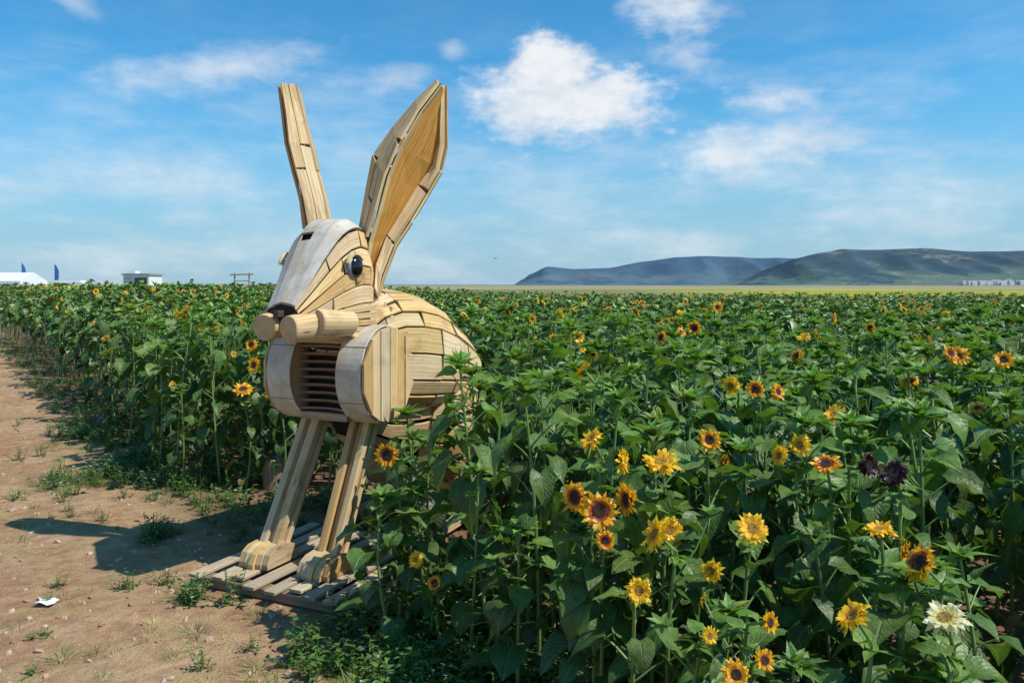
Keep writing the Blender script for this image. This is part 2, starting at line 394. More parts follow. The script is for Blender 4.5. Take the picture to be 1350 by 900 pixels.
def flower(mb,c,d,rad,kind,rr):
    d=d.normalized(); ref=Vector((0,0,1)) if abs(d.z)<0.9 else Vector((1,0,0))
    a=d.cross(ref).normalized(); b=d.cross(a)
    P={'yd':((0.86,0.47,0.012),(0.80,0.33,0.01),(0.05,0.022,0.01),(0.17,0.07,0.015)),
       'yr':((0.85,0.42,0.012),(0.42,0.08,0.01),(0.04,0.015,0.008),(0.10,0.03,0.01)),
       'yy':((0.88,0.56,0.02),(0.86,0.47,0.012),(0.40,0.22,0.02),(0.62,0.36,0.03)),
       'dark':((0.04,0.007,0.008),(0.03,0.005,0.006),(0.015,0.008,0.006),(0.02,0.01,0.008)),
       'white':((0.78,0.72,0.48),(0.80,0.68,0.26),(0.36,0.25,0.05),(0.55,0.42,0.06))}[kind]
    dr=rad*(0.45 if kind in('yd','yr','white') else 0.42)
    for layer in range(3 if rad>0.04 else 2):
        npet=rr.randint(14,18); off=rr.random()
        for i in range(npet):
            th=2*math.pi*(i+off+rr.uniform(-0.3,0.3))/npet
            r=a*math.cos(th)+b*math.sin(th); tg=d.cross(r).normalized()
            L=rad*rr.uniform(0.78,1.12)*(1 if layer<2 else 0.85); tilt=rr.uniform(-0.25,0.4)+0.15*layer
            w_=rad*rr.uniform(0.10,0.15); curl=rr.uniform(-0.45,0.45); tw=rr.uniform(-0.8,0.8)
            base=len(mb.v)
            for q,(rp,wp) in enumerate(((0.0,0.5),(0.35,1.0),(0.7,0.85))):
                rpos=dr*0.8+(L-dr*0.8)*rp
                cc=c+r*rpos+d*(0.006*layer+ (rpos-dr)*math.sin(tilt)+curl*rad*rp*rp*0.5)
                t2=tg*math.cos(tw*rp)+d*math.sin(tw*rp)
                mb.v.append(cc-t2*w_*wp); mb.v.append(cc+t2*w_*wp)
            mb.v.append(c+r*L+d*((L-dr)*math.sin(tilt)+curl*rad*0.5))
            sh=rr.uniform(0.8,1.05)
            c1=tuple(x*sh for x in P[1]); c0=tuple(x*sh for x in P[0])
            mb.face((base,base+1,base+3,base+2),2,c1); mb.face((base+2,base+3,base+5,base+4),2,c0); mb.face((base+4,base+5,base+6),2,c0)
    ns=14; base=len(mb.v)
    prof=[(1.0,0.0),(0.92,0.16),(0.7,0.26),(0.42,0.24),(0.2,0.18)]
    for (pr,pz) in prof:
        for k in range(ns):
            th=2*math.pi*k/ns
            mb.v.append(c+(a*math.cos(th)+b*math.sin(th))*(dr*pr)+d*(dr*pz+0.004))
    mb.v.append(c+d*(dr*0.16+0.004))
    for i in range(len(prof)-1):
        cc=(P[3],P[3],P[2],P[2])[i]
        for k in range(ns):
            k2=(k+1)%ns
            mb.face((base+i*ns+k,base+i*ns+k2,base+(i+1)*ns+k2,base+(i+1)*ns+k),3,cc)
    last=base+(len(prof)-1)*ns
    for k in range(ns): mb.face((last+k,last+(k+1)%ns,base+len(prof)*ns),3,P[2] if kind!='yy' else (0.3,0.2,0.03))
    base=len(mb.v)
    for (pr,pz) in ((1.15,-0.02),(0.8,-0.35),(0.2,-0.6)):
        for k in range(10):
            th=2*math.pi*k/10
            mb.v.append(c+(a*math.cos(th)+b*math.sin(th))*(dr*pr)+d*(dr*pz))
    for i in range(2):
        for k in range(10):
            k2=(k+1)%10; mb.face((base+i*10+k,base+(i+1)*10+k,base+(i+1)*10+k2,base+i*10+k2),1,(0.09,0.16,0.04))
    for i in range(12):
        th=2*math.pi*(i+rr.random()*0.5)/12; r=a*math.cos(th)+b*math.sin(th); tg=d.cross(r)
        base=len(mb.v); p0=c+r*dr*0.85-d*dr*0.25
        mb.v.extend([p0-tg*dr*0.22,p0+tg*dr*0.22,c+r*dr*rr.uniform(1.4,1.8)-d*dr*rr.uniform(0,0.6)])
        mb.face((base,base+1,base+2),1,(0.10,0.2,0.045))

def lerp3(a,b,k): return tuple(a[i]+(b[i]-a[i])*k for i in range(3))
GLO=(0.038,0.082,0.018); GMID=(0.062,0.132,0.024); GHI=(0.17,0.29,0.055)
def sunflower(mb,H,seed,kind=None,face=Vector((0,-1,0.3)),rad=0.07,side=0,lsize=1.0,base=Vector((0,0,0)),top=None,low=False):
    rr=random.Random(seed)
    if top is None: top=base+Vector((rr.uniform(-0.08,0.08),rr.uniform(-0.08,0.08),H))
    face=face.normalized()
    ns=9 if not low else 3; pts=[]; bow=Vector((rr.uniform(-0.05,0.05),rr.uniform(-0.05,0.05),0))
    tp=top-face*(rad*0.3) if kind else top
    tp2=tp-face*0.07-Vector((0,0,0.02)) if kind else tp
    for i in range(ns+1):
        k=i/ns; pts.append(base.lerp(tp2,k)+bow*math.sin(k*math.pi))
    rad_=[0.013-0.007*i/ns for i in range(ns+1)]
    if kind: pts.append(tp); rad_.append(0.006)
    tube(mb,pts,rad_,6 if not low else 3,(0.14,0.23,0.06),1,False)
    def at(k):
        x=k*ns; i=min(ns-1,int(x)); return pts[i].lerp(pts[i+1],x-i)
    nl=int(rr.randint(18,23)*max(0.65,min(1.15,H/1.35))); ang=rr.random()*6.28
    for i in range(nl):
        k=0.14+0.83*(i/(nl-1))**0.92
        ang+=2.4+rr.uniform(-0.3,0.3)
        if low and k<0.42: continue
        p=at(min(k,0.995)); sz=lsize*(0.55+0.45*math.sin(min(1,k*1.25)*math.pi*0.5)) if k<0.75 else lsize*(1.0-0.62*(k-0.75)/0.25)
        sz*=rr.uniform(0.65,1.12)
        out=Vector((math.cos(ang),math.sin(ang),0))
        pl=0.13*sz*rr.uniform(0.8,1.3)
        elev=0.35+0.55*k if k<0.8 else 0.75+0.9*(k-0.8)/0.2
        d=out*math.cos(elev)+Vector((0,0,1))*math.sin(elev)
        q=p+d*pl*0.6; q2=p+d*pl+out*0.012
        if not low: tube(mb,[p,q,q2],[0.005*sz+0.001,0.004*sz+0.001,0.003*sz+0.001],3,(0.14,0.23,0.07),1,False)
        L=0.20*sz*rr.uniform(0.8,1.15); W=L*rr.uniform(0.66,0.9)
        le=rr.uniform(-0.9,0.2) if k<0.8 else rr.uniform(0.1,0.9)
        ld=out*math.cos(le)+Vector((0,0,1))*math.sin(le)+Vector((rr.uniform(-.4,.4),rr.uniform(-.4,.4),0))
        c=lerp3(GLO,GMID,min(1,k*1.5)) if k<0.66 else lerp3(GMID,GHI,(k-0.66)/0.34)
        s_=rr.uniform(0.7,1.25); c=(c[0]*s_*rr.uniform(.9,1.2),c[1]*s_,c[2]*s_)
        if k<0.3 and rr.random()<0.25: c=(0.22,0.17,0.04) if rr.random()<.5 else (0.14,0.085,0.04)
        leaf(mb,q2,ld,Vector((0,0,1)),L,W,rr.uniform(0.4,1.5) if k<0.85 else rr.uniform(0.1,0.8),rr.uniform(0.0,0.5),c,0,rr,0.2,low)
    if not kind:
        nn_=14 if not low else 8
        for i in range(nn_):
            a_=i*2.4+rr.random()*0.4; inn=i/(nn_-1)
            el_=0.45+inn*0.85; out=Vector((math.cos(a_),math.sin(a_),0))
            d=out*math.cos(el_)+Vector((0,0,1))*math.sin(el_)
            L=0.12*(1-0.5*inn)*lsize*rr.uniform(0.85,1.35)
            leaf(mb,top+Vector((0,0,0.02*inn-0.02))+out*0.006,d,Vector((0,0,1)),L,L*0.42,rr.uniform(0.2,1.0),0.35,tuple(x*rr.uniform(.8,1.2) for x in GHI),0,rr,0.12,low)
        if rr.random()<0.6 and not low:
            for i in range(10):
                a_=i*0.628; out=Vector((math.cos(a_),math.sin(a_),0)); b=len(mb.v)
                tg=Vector((-out.y,out.x,0)); cc=top+Vector((0,0,0.012))
                mb.v.extend([cc+out*0.018-tg*0.008,cc+out*0.018+tg*0.008,cc+out*0.012+Vector((0,0,0.035))])
                mb.face((b,b+1,b+2),1,(0.13,0.24,0.06))
    else:
        flower(mb,top,face,rad,kind,rr)
        for i in range(4):
            a_=rr.random()*6.28; out=Vector((math.cos(a_),math.sin(a_),0.3))
            leaf(mb,tp2-Vector((0,0,0.02)),out,Vector((0,0,1)),0.085,0.04,0.6,0.2,GHI,0,rr)
    for i in range(side):
        k=rr.uniform(0.6,0.9); p=at(k); a_=rr.random()*6.28
        out=Vector((math.cos(a_),math.sin(a_),0)); e=p+out*rr.uniform(0.10,0.2)+Vector((0,0,rr.uniform(0.12,0.25)))
        tube(mb,[p,p.lerp(e,0.5)+out*0.02,e],[0.005,0.004,0.004],4,(0.14,0.23,0.06),1,False)
        fd=(out*0.8+Vector((rr.uniform(-.4,.4),-0.5,rr.uniform(0,.7))))
        if rr.random()<0.55 and kind: flower(mb,e,fd,rad*rr.uniform(0.5,0.8),kind,rr)
        else:
            for j in range(6):
                b_=j*1.05; o2=Vector((math.cos(b_),math.sin(b_),0.9)); leaf(mb,e,o2,Vector((0,0,1)),0.06,0.03,0.4,0.3,GHI,0,rr)
        for j in range(3):
            b_=rr.random()*6.28; leaf(mb,p.lerp(e,0.3+0.2*j),Vector((math.cos(b_),math.sin(b_),0.2)),Vector((0,0,1)),0.1,0.06,0.8,0.2,GMID,0,rr)

SM=[M_leaf,M_stem,M_petal,M_disc]; SMF=[M_leaf_far,M_stem,M_petal,M_disc]
spec=[(None,0)]*8+[('yd',1),('yd',2),('yr',2),('yy',1),('yy',0),('dark',2),('yd',0),('yy',2)]
NB=8
def mkprotos(cname,low):
    col_=bpy.data.collections.new(cname)
    for i,(k,sd) in enumerate(spec):
        mb=MB(); rr=random.Random(100+i)
        sunflower(mb,1.4,200+i,k,Vector((rr.uniform(-0.8,0.8),-0.8,rr.uniform(-0.3,1.5))),rr.uniform(.045,.064),(sd if not low else min(1,sd)) if k else (i%3==2)*2,1.10,low=low)
        o=mb.build(cname+'_%02d'%i,SMF if low else SM,smooth=False,link=False); col_.objects.link(o)
        o.data.polygons.foreach_set('use_smooth',[m<2 for m in mb.m])
    return col_
protoc=mkprotos('sunflower_kind',False); protol=mkprotos('sunflower_top',True)

def scatter(name,coll,pts,realize=True):
    me=bpy.data.meshes.new(name); me.from_pydata([p[0] for p in pts],[],[])
    a=me.attributes.new('rot','FLOAT_VECTOR','POINT'); a.data.foreach_set('vector',[c for p in pts for c in p[1]])
    a=me.attributes.new('scl','FLOAT_VECTOR','POINT'); a.data.foreach_set('vector',[c for p in pts for c in p[2]])
    a=me.attributes.new('idx','INT','POINT'); a.data.foreach_set('value',[p[3] for p in pts])
    a=me.attributes.new('rnd','FLOAT','POINT'); a.data.foreach_set('value',[R.random() for p in pts])
    o=bpy.data.objects.new(name,me); scene.collection.objects.link(o)
    ng=bpy.data.node_groups.new(name+'_nodes','GeometryNodeTree')
    ng.interface.new_socket('Geometry',in_out='INPUT',socket_type='NodeSocketGeometry')
    ng.interface.new_socket('Geometry',in_out='OUTPUT',socket_type='NodeSocketGeometry')
    gi=ng.nodes.new('NodeGroupInput'); go=ng.nodes.new('NodeGroupOutput')
    ip=ng.nodes.new('GeometryNodeInstanceOnPoints'); ci=ng.nodes.new('GeometryNodeCollectionInfo')
    ci.inputs[0].default_value=coll; ci.inputs[1].default_value=True; ci.inputs[2].default_value=True
    def na(nm,ty):
        x=ng.nodes.new('GeometryNodeInputNamedAttribute'); x.data_type=ty; x.inputs[0].default_value=nm; return x.outputs[0]
    L=ng.links.new
    L(gi.outputs[0],ip.inputs['Points']); L(ci.outputs[0],ip.inputs['Instance'])
    ip.inputs['Pick Instance'].default_value=True
    L(na('idx','INT'),ip.inputs['Instance Index']); L(na('rot','FLOAT_VECTOR'),ip.inputs['Rotation']); L(na('scl','FLOAT_VECTOR'),ip.inputs['Scale'])
    if realize:
        rl=ng.nodes.new('GeometryNodeRealizeInstances'); L(ip.outputs[0],rl.inputs[0]); L(rl.outputs[0],go.inputs[0])
    else: L(ip.outputs[0],go.inputs[0])
    md=o.modifiers.new('scatter','NODES'); md.node_group=ng
    return o

heroes=[ # x,y,h,kind,face,rad
 (0.825,3.33,1.25,'yd',(-.1,-1,.25),.050),(0.328,2.99,1.05,'yr',(-.1,-1,.45),.070),(0.248,3.08,1.08,'yr',(-.8,-.8,.1),.062),
 (0.887,2.93,1.00,'yy',(-.15,-1,.75),.062),(0.436,2.74,0.85,'yy',(0,-1,.2),.048),(0.518,2.86,1.0,'yy',(-.9,-.25,.5),.066),
 (0.435,3.15,1.2,'yy',(1,-.35,.1),.056),(0.587,3.12,1.2,'yy',(-.2,-.35,1),.074),(0.443,3.04,1.08,'yr',(-1,-.4,.1),.06),
 (1.22,3.37,1.22,'yy',(-.6,-.8,.4),.050),(1.22,3.09,1.2,'yr',(-.4,-.5,1),.056),(1.32,2.57,1.0,'yr',(-.8,-.1,.6),.064),
 (1.27,2.33,0.92,'white',(-.4,-.2,1),.062),(1.03,2.4,0.9,'yy',(-.7,-.05,.8),.056),(0.66,2.35,0.75,'yd',(-.2,-1,.5),.042),
 (1.27,2.75,1.05,'yy',(-.2,-.1,1),.050),(-.665,4.26,.99,'yr',(-.3,-1,.2),.07),(0.333,3.33,1.25,'yy',(-.6,-.3,.8),.054),
 (-2.43,7.2,.95,'yd',(.1,-.5,.9),.09),(-2.36,7.3,1.16,'yd',(-.4,-.8,.3),.075),(-2.2,7.2,.92,'yy',(-.9,-.3,.1),.07),
 (-2.45,7.5,1.33,'yd',(-.2,-.9,.3),.065),(2.06,8.0,1.67,'yd',(0,-1,.2),.06),(1.6,7.0,1.52,'yr',(-.3,-1,.1),.065),
 (1.41,2.94,1.2,'dark',(-.5,-.5,.6),.055),(1.34,3.0,1.22,'dark',(.4,-.8,.1),.05),(2.8,5.0,1.45,'yd',(-.3,-.9,.4),.065),(2.72,4.95,1.47,'yr',(.3,-.9,.5),.055),
 (1.16,3.8,1.4,'yr',(-.2,-1,.2),.045),(1.28,3.85,1.38,'yd',(.5,-.8,.3),.045),(1.58,3.9,1.26,'yy',(-.5,-.4,.8),.056),
 (-.48,4.0,.52,'yy',(-.3,-1,.2),.042),(-.38,3.95,.42,'yr',(-.3,-1,.4),.04),(.80,2.48,.85,'yd',(.6,-.8,.2),.036),(.76,2.4,.77,'yd',(.2,-1,.4),.034),
 (.62,2.5,.80,'yy',(.1,-1,.3),.028),(-.08,4.3,.62,'yy',(0,-1,.4),.028),(.1,4.0,.7,'yy',(.3,-.9,.3),.028),(1.13,6.0,1.5,'yr',(-.9,-.5,.3),.055),
 (.52,6.3,1.48,'yy',(.1,-1,.3),.055),(2.2,6.0,1.5,'yy',(-.4,-.4,.9),.055),(1.9,5.3,1.42,'yr',(-.9,-.3,.4),.055),
 (1.13,3.35,1.18,'yy',(-.9,-.4,.3),.045),(.95,4.3,1.3,'yy',(-.3,-.4,.9),.045),(2.2,4.4,1.36,'yr',(-.4,-.4,.9),.05),(2.35,4.5,1.38,'dark',(-.2,-1,.3),.05)]
for i,(x,y,h,k,fc,rd) in enumerate(heroes):
    mb=MB(); fv=Vector(fc).normalized()
    b=Vector((x-fv.x*0.12,y-fv.y*0.12+0.03,gz(x,y)-0.02))
    sunflower(mb,h,500+i,k,fv,rd*1.06,0 if h<0.7 else (i%2),0.92 if h>0.7 else 0.6,base=b,top=Vector((x,y,h)))
    o=mb.build('sunflower',SM); o.data.polygons.foreach_set('use_smooth',[m<2 for m in mb.m])
    at_=o.data.attributes.new('rnd','FLOAT','POINT'); at_.data.foreach_set('value',[0.5]*len(mb.v))

def in_clear(x,y):
    # trampled clearing around the sculpture and the view across its front
    if y<4.15 or y>7.3: return False
    if x<-0.62 and y<5.1: return True
    u=-(x+1.17)*0.42-(y-5.47)*0.91; s=(x+1.17)*0.91-(y-5.47)*0.42
    if -1.75<u<0.9 and abs(s)<0.56: return True
    if u>-1.75 and s<0: return True
    return False
pts=[]; ptl=[]
def addfield(y0,y1,sp):
    y=y0
    while y<y1:
        x=-0.74*y-2.0
        while x<0.74*y+2.2:
            px=x+R.uniform(-.45,.45)*sp; py=y+R.uniform(-.45,.45)*sp
            x+=sp
            e=edge(px,py)+0.25*noise.noise(Vector((px*.8,py*.8,9)))
            if e<0.12 or in_clear(px,py): continue
            if py>46+3*noise.noise(Vector((px*.1,0,0))): continue
            if noise.noise(Vector((px*.7,py*.7,20)))<-0.36 and py<12: continue
            if py<2.05 and abs(px)<2.2: continue
            ws=1.0
            if py<2.6: h=R.uniform(.55,.85); ws=.78
            elif py<3.3: h=R.uniform(.72,1.06); ws=.85
            elif py<4.0: h=R.uniform(1.0,1.36); ws=.92
            elif py<6: h=R.uniform(1.22,1.52)
            else: h=R.uniform(1.30,1.62)
            # younger, shorter plants next to the clearing
            if 3.6<py<5.8 and px>-.9:
                sl_=px/py
                if sl_<-.13: h=min(h,R.uniform(.78,.95)); ws=.85
                elif sl_<-.085: h=min(h,R.uniform(.90,1.10)); ws=.9
                elif sl_<-.05: h=min(h,R.uniform(1.15,1.35))
            if px>1.75 and 2.4<py<4: h=R.uniform(1.3,1.52)
            if 0<px<.5 and 3.4<py<4.6 and R.random()<.5: h=R.uniform(1.4,1.5)
            lf=max(0,min(1,(-px-1)/8)); h+=0.28*lf
            if py>8: h+=0.16*noise.noise(Vector((px*.25,py*.25,4)))
            if py>16 and px>-3: h-=0.16*min(1,(px+3)/6)
            if e<0.45: h*=R.uniform(.7,1)
            fl=0.16+0.25*noise.noise(Vector((px*.3,py*.3,30)))
            if py<3.4 or (py<6.2 and px/py<-.03): fl=0
            if R.random()<fl:
                idx=NB+R.choice([0,0,1,1,2,2,3,3,4,4,5,6,6,7,7]); rot=R.uniform(-2.3,2.0)
            else: idx=R.randint(0,NB-1); rot=R.uniform(0,6.28)
            s=h/1.4; sw=R.uniform(.85,1.12)*ws*(1 if py<28 else 1.15)
            (pts if py<11 else ptl).append(((px,py,gz(px,py)-.02),(R.uniform(-.09,.09),R.uniform(-.09,.09),rot),(sw,sw,s),idx))
        y+=sp
addfield(1.3,14,0.36); addfield(14,28,0.46); addfield(28,50,0.62)
scatter('sunflower_field',protoc,pts); scatter('sunflower_field',protol,ptl)
print('field plants',len(pts),len(ptl))

# ------------------------------------------------------------ weeds, grass, stones
wc=bpy.data.collections.new('weed_kinds')
def blade(mb,b,d,L,wd,col,rr):
    side=d.cross(Vector((0,0,1))); side=side.normalized() if side.length>1e-3 else Vector((1,0,0))
    base=len(mb.v); bend=Vector((d.x,d.y,0))*rr.uniform(.2,.8)*L
    for k,w_ in ((0,1),(.4,.9),(.75,.6)):
        p=b+d*L*k+bend*k*k-Vector((0,0,L*.25*k*k)); mb.v.append(p-side*wd*w_); mb.v.append(p+side*wd*w_)
    mb.v.append(b+d*L+bend-Vector((0,0,L*.25)))
    mb.face((base,base+1,base+3,base+2),0,col); mb.face((base+2,base+3,base+5,base+4),0,col); mb.face((base+4,base+5,base+6),0,col)
for i in range(8):
    mb=MB(); rr=random.Random(900+i)
    if i<3:
        for j in range(8):
            a=rr.random()*6.28; r=rr.random()*.06; st=Vector((math.cos(a)*r,math.sin(a)*r,0)); hh=rr.uniform(.05,.2)
            tipp=st*2.4+Vector((0,0,hh)); tube(mb,[st,tipp],[.003,.002],3,(.1,.17,.04),0,False)
            for q in range(6):
                k=.2+.8*q/5; b_=q*2.4+a; L=rr.uniform(.025,.055)
                leaf(mb,st.lerp(tipp,k),Vector((math.cos(b_),math.sin(b_),.4)),Vector((0,0,1)),L,L*rr.uniform(.3,.6),.7,.2,tuple(x*rr.uniform(.8,1.4) for x in (.085,.16,.035)),0,rr,.12,True)
            if i==2 and rr.random()<.2:
                for q in range(5):
                    b_=q*1.257; bb=len(mb.v); o_=Vector((math.cos(b_),math.sin(b_),.3))*.011; t_=Vector((-o_.y,o_.x,0))*.5
                    mb.v.extend([tipp,tipp+o_-t_,tipp+o_*1.3,tipp+o_+t_]); mb.face((bb,bb+1,bb+2,bb+3),0,(.8,.8,.78))
    elif i<7:
        dry=i>=5
        for j in range(46):
            a=rr.random()*6.28; r=rr.random()**.7*.08; el_=rr.uniform(.5,1.4) if not dry else rr.uniform(.15,1.2)
            d=Vector((math.cos(a)*math.cos(el_),math.sin(a)*math.cos(el_),math.sin(el_)))
            c=(.12,.18,.035) if not dry else (.46,.36,.17)
            blade(mb,Vector((math.cos(a)*r,math.sin(a)*r,0)),d,rr.uniform(.05,.17)*(1 if not dry else .7),.0022,tuple(x*rr.uniform(.7,1.3) for x in c),rr)
    else:   # flat dead stalks and straw litter
        for j in range(26):
            a=rr.random()*6.28; r=rr.random()**.5*.14; a2=rr.random()*6.28
            d=Vector((math.cos(a2),math.sin(a2),rr.uniform(0,.12))).normalized()
            blade(mb,Vector((math.cos(a)*r,math.sin(a)*r,.004)),d,rr.uniform(.04,.12),.0022,tuple(x*rr.uniform(.6,1.2) for x in (.50,.40,.22)),rr)
    o=mb.build('weed_%02d'%i,[M_weed],link=False); wc.objects.link(o)
def near_pallet(x,y):
    u=-(x+1.17)*0.42-(y-5.47)*0.91; s=(x+1.17)*0.91-(y-5.47)*0.42
    return -.42<u<.85 and -.60<s<.60
pts=[]
for _ in range(52000):
    y=1.6+24*R.random()**1.7; x=R.uniform(-.76*y-1,.5*y)
    e=edge(x,y)
    if e>1.2 or near_pallet(x,y): continue
    n_=noise.noise(Vector((x*.9,y*.9,50))); n2=noise.noise(Vector((x*3,y*3,60)))
    lim=-.35 if y>7.5 else .03
    if e>lim: p=(.26+.5*n_ if e<.15 else .30)
    elif e>-1.9: p=.05+.26*max(0,n_+.1)
    else: p=.04+.24*max(0,n_-.05)
    if e<lim and n2<0: p*=.3
    if 4.9<y<7.3 and e>lim and e<.9: p*=.45
    if R.random()>p: continue
    if e>lim: idx=R.choice([0,0,1,1,2,3,4,5]); s=R.uniform(.45,1.2)
    else: idx=R.choice([3,4,5,6,6,7,7,7,7,0]); s=R.uniform(.25,.8)
    pts.append(((x,y,gz(x,y)-.003),(R.uniform(-.1,.1),R.uniform(-.1,.1),R.random()*6.28),(s,s,s*R.uniform(.6,1.1)),idx))
for (cx,cy,sx,sy,n_) in ((-3.9,8.6,.16,.4,50),(-4.2,7.7,.2,.25,45),(-3.0,7.7,.2,.25,50),(-2.65,5.95,.05,.12,14),(-.9,4.25,.15,.12,16),(-.8,3.9,.15,.15,26),(-5.2,10,.2,.5,60),(-.5,3.7,.2,.2,40),(-.75,4.6,.15,.2,30),(-1.85,4.85,.14,.06,14)):
    for _ in range(n_):
        x=cx+R.gauss(0,sx); y=cy+R.gauss(0,sy); s=R.uniform(.5,1.2)
        if near_pallet(x,y): continue
        pts.append(((x,y,gz(x,y)-.004),(0,0,R.random()*6.28),(s,s,s),R.choice([0,1,3,4,3,4,2])))
scatter('weeds_and_grass',wc,pts); print('weeds',len(pts))
sc_=bpy.data.collections.new('stone_kinds')
def mk_stone():
    m=bpy.data.materials.new('pebble'); g=N(nt(m))
    rnd=g.n('ShaderNodeAttribute',attribute_name='rnd').outputs['Fac']; nz=g.noise(g.n('ShaderNodeTexCoord').outputs['Object'],60,3)
    c=g.mix(rnd,(.36,.22,.14),(.56,.43,.31)); c=g.mix(g.sstep(nz,.4,.6,0,.4),c,(.25,.17,.12))
    p=g.n('ShaderNodeBsdfPrincipled',{'Base Color':c,'Roughness':.9}); g.out(p.outputs[0]); return m
ms=mk_stone()
import bmesh
for i in range(4):
    bm=bmesh.new(); bmesh.ops.create_icosphere(bm,subdivisions=2,radius=1)
    for v in bm.verts:
        v.co*=1+.45*noise.noise(v.co*1.3+Vector((i*9,0,0))); v.co.z*=.5
    me=bpy.data.meshes.new('stone_%d'%i); bm.to_mesh(me); bm.free(); me.materials.append(ms)
    o=bpy.data.objects.new('stone_%d'%i,me); sc_.objects.link(o)
pts=[]
for _ in range(9000):
    y=2+16*R.random()**1.6; x=R.uniform(-.8*y-1,1)
    if edge(x,y)>.5: continue
    s=.003+.021*R.random()**5
    pts.append(((x,y,gz(x,y)+s*.1),(R.random(),R.random(),R.random()*6),(s,s*R.uniform(.7,1.2),s),R.randint(0,3)))
scatter('path_stones',sc_,pts)
# crumpled scrap of paper lying on the path
mb=MB(); rr=random.Random(5)
for j in range(4):
    for i in range(5): mb.v.append(Vector((-2.82+i*.028+rr.uniform(-.006,.006),4.68+j*.03+rr.uniform(-.006,.006),gz(-2.8,4.7)+.012+rr.uniform(0,.022))))
for j in range(3):
    for i in range(4): mb.face((j*5+i,j*5+i+1,j*5+i+6,j*5+i+5))
mb.build('paper_scrap',[simple('white_paper',(.72,.74,.76),.8,var=.05)])

# ------------------------------------------------------------ wooden rabbit
O=Vector((-1.17,5.47,0)); F=Vector((-.42,-.9075,0)).normalized(); Lf=Vector((-F.y,F.x,0))
if Lf.x<0: Lf=-Lf
UP=Vector((0,0,1))
def W(u,s,z): return F*u+Lf*s+UP*z     # relative to O
rabbit=bpy.data.objects.new('wooden_rabbit_sculpture',None); scene.collection.objects.link(rabbit); rabbit.location=O
def part(mb,name,mats=None,smooth=False,bev=.004):
    o=mb.build(name,mats or [M_wood,M_paint,M_dark,M_end],smooth); o.parent=rabbit
    if bev:
        b=o.modifiers.new('bevel','BEVEL'); b.width=bev; b.segments=2; b.limit_method='ANGLE'; b.angle_limit=math.radians(50)
    return o
RW=random.Random(21)
PAL=[(.66,.47,.23),(.72,.55,.31),(.60,.41,.19),(.74,.58,.37),(.58,.37,.16),(.68,.52,.32),(.64,.47,.26),(.54,.43,.29),(.72,.51,.23)]
def wc_(k=1.0):
    c=RW.choice(PAL); s=RW.uniform(.82,1.08)*k; return tuple(x*s for x in c)
def slab(mb,P,Q,Nn,th,col,mat=0):
    n=len(P); b=len(mb.v); uo=RW.uniform(0,20); vo=RW.uniform(0,20)
    for i in range(n):
        nn_=Nn[i] if isinstance(Nn,list) else Nn
        mb.v.extend([P[i],Q[i],Q[i]+nn_*th,P[i]+nn_*th])
    u=uo
    for i in range(n-1):
        l=(P[i+1]-P[i]).length; wdt=(Q[i]-P[i]).length
        a=b+4*i; c=a+4; u2=u+l
        mb.face((a+3,a+2,c+2,c+3),mat,col,[(u,vo),(u,vo+wdt),(u2,vo+wdt),(u2,vo)])
        mb.face((a,c,c+1,a+1),mat,col,[(u,vo),(u2,vo),(u2,vo+wdt),(u,vo+wdt)])
        mb.face((a,a+3,c+3,c),mat,col,[(u,vo),(u,vo+th),(u2,vo+th),(u2,vo)])
        mb.face((a+1,c+1,c+2,a+2),mat,col,[(u,vo),(u2,vo),(u2,vo+th),(u,vo+th)])
        u=u2
    ce=tuple(x*.8 for x in col)
    mb.face((b,b+1,b+2,b+3),mat,ce,[(0,0),(.02,0),(.02,.02),(0,.02)])
    e=b+4*(n-1); mb.face((e,e+3,e+2,e+1),mat,ce,[(0,0),(.02,0),(.02,.02),(0,.02)])
def beam(mb,p0,p1,wv,dv,col,mat=0):
    slab(mb,[p0-wv/2-dv/2,p1-wv/2-dv/2],[p0+wv/2-dv/2,p1+wv/2-dv/2],dv.normalized(),dv.length,col,mat)
def refine(rings,m):
    out=[]; n=len(rings)
    for k in range(m+1):
        x=k/m*(n-1); i=min(n-2,int(x)); t_=x-i
        p0=rings[max(0,i-1)];p1=rings[i];p2=rings[i+1];p3=rings[min(n-1,i+2)]
        row=[]
        for a,b,c,d in zip(p0,p1,p2,p3):
            row.append(.5*((2*b)+(-a+c)*t_+(2*a-5*b+4*c-d)*t_*t_+(-a+3*b-3*c+d)*t_**3))
        out.append(row)
    return out
def rsec(u,hw,z0,z1,n=18,pw=2.4):
    row=[]; zc=(z0+z1)/2; hz=(z1-z0)/2
    for k in range(n+1):
        a=2*math.pi*k/n
        c,s=math.cos(a),math.sin(a)
        row.append(W(u,math.copysign(abs(c)**(2/pw),c)*hw,zc+math.copysign(abs(s)**(2/pw),s)*hz))
    return row
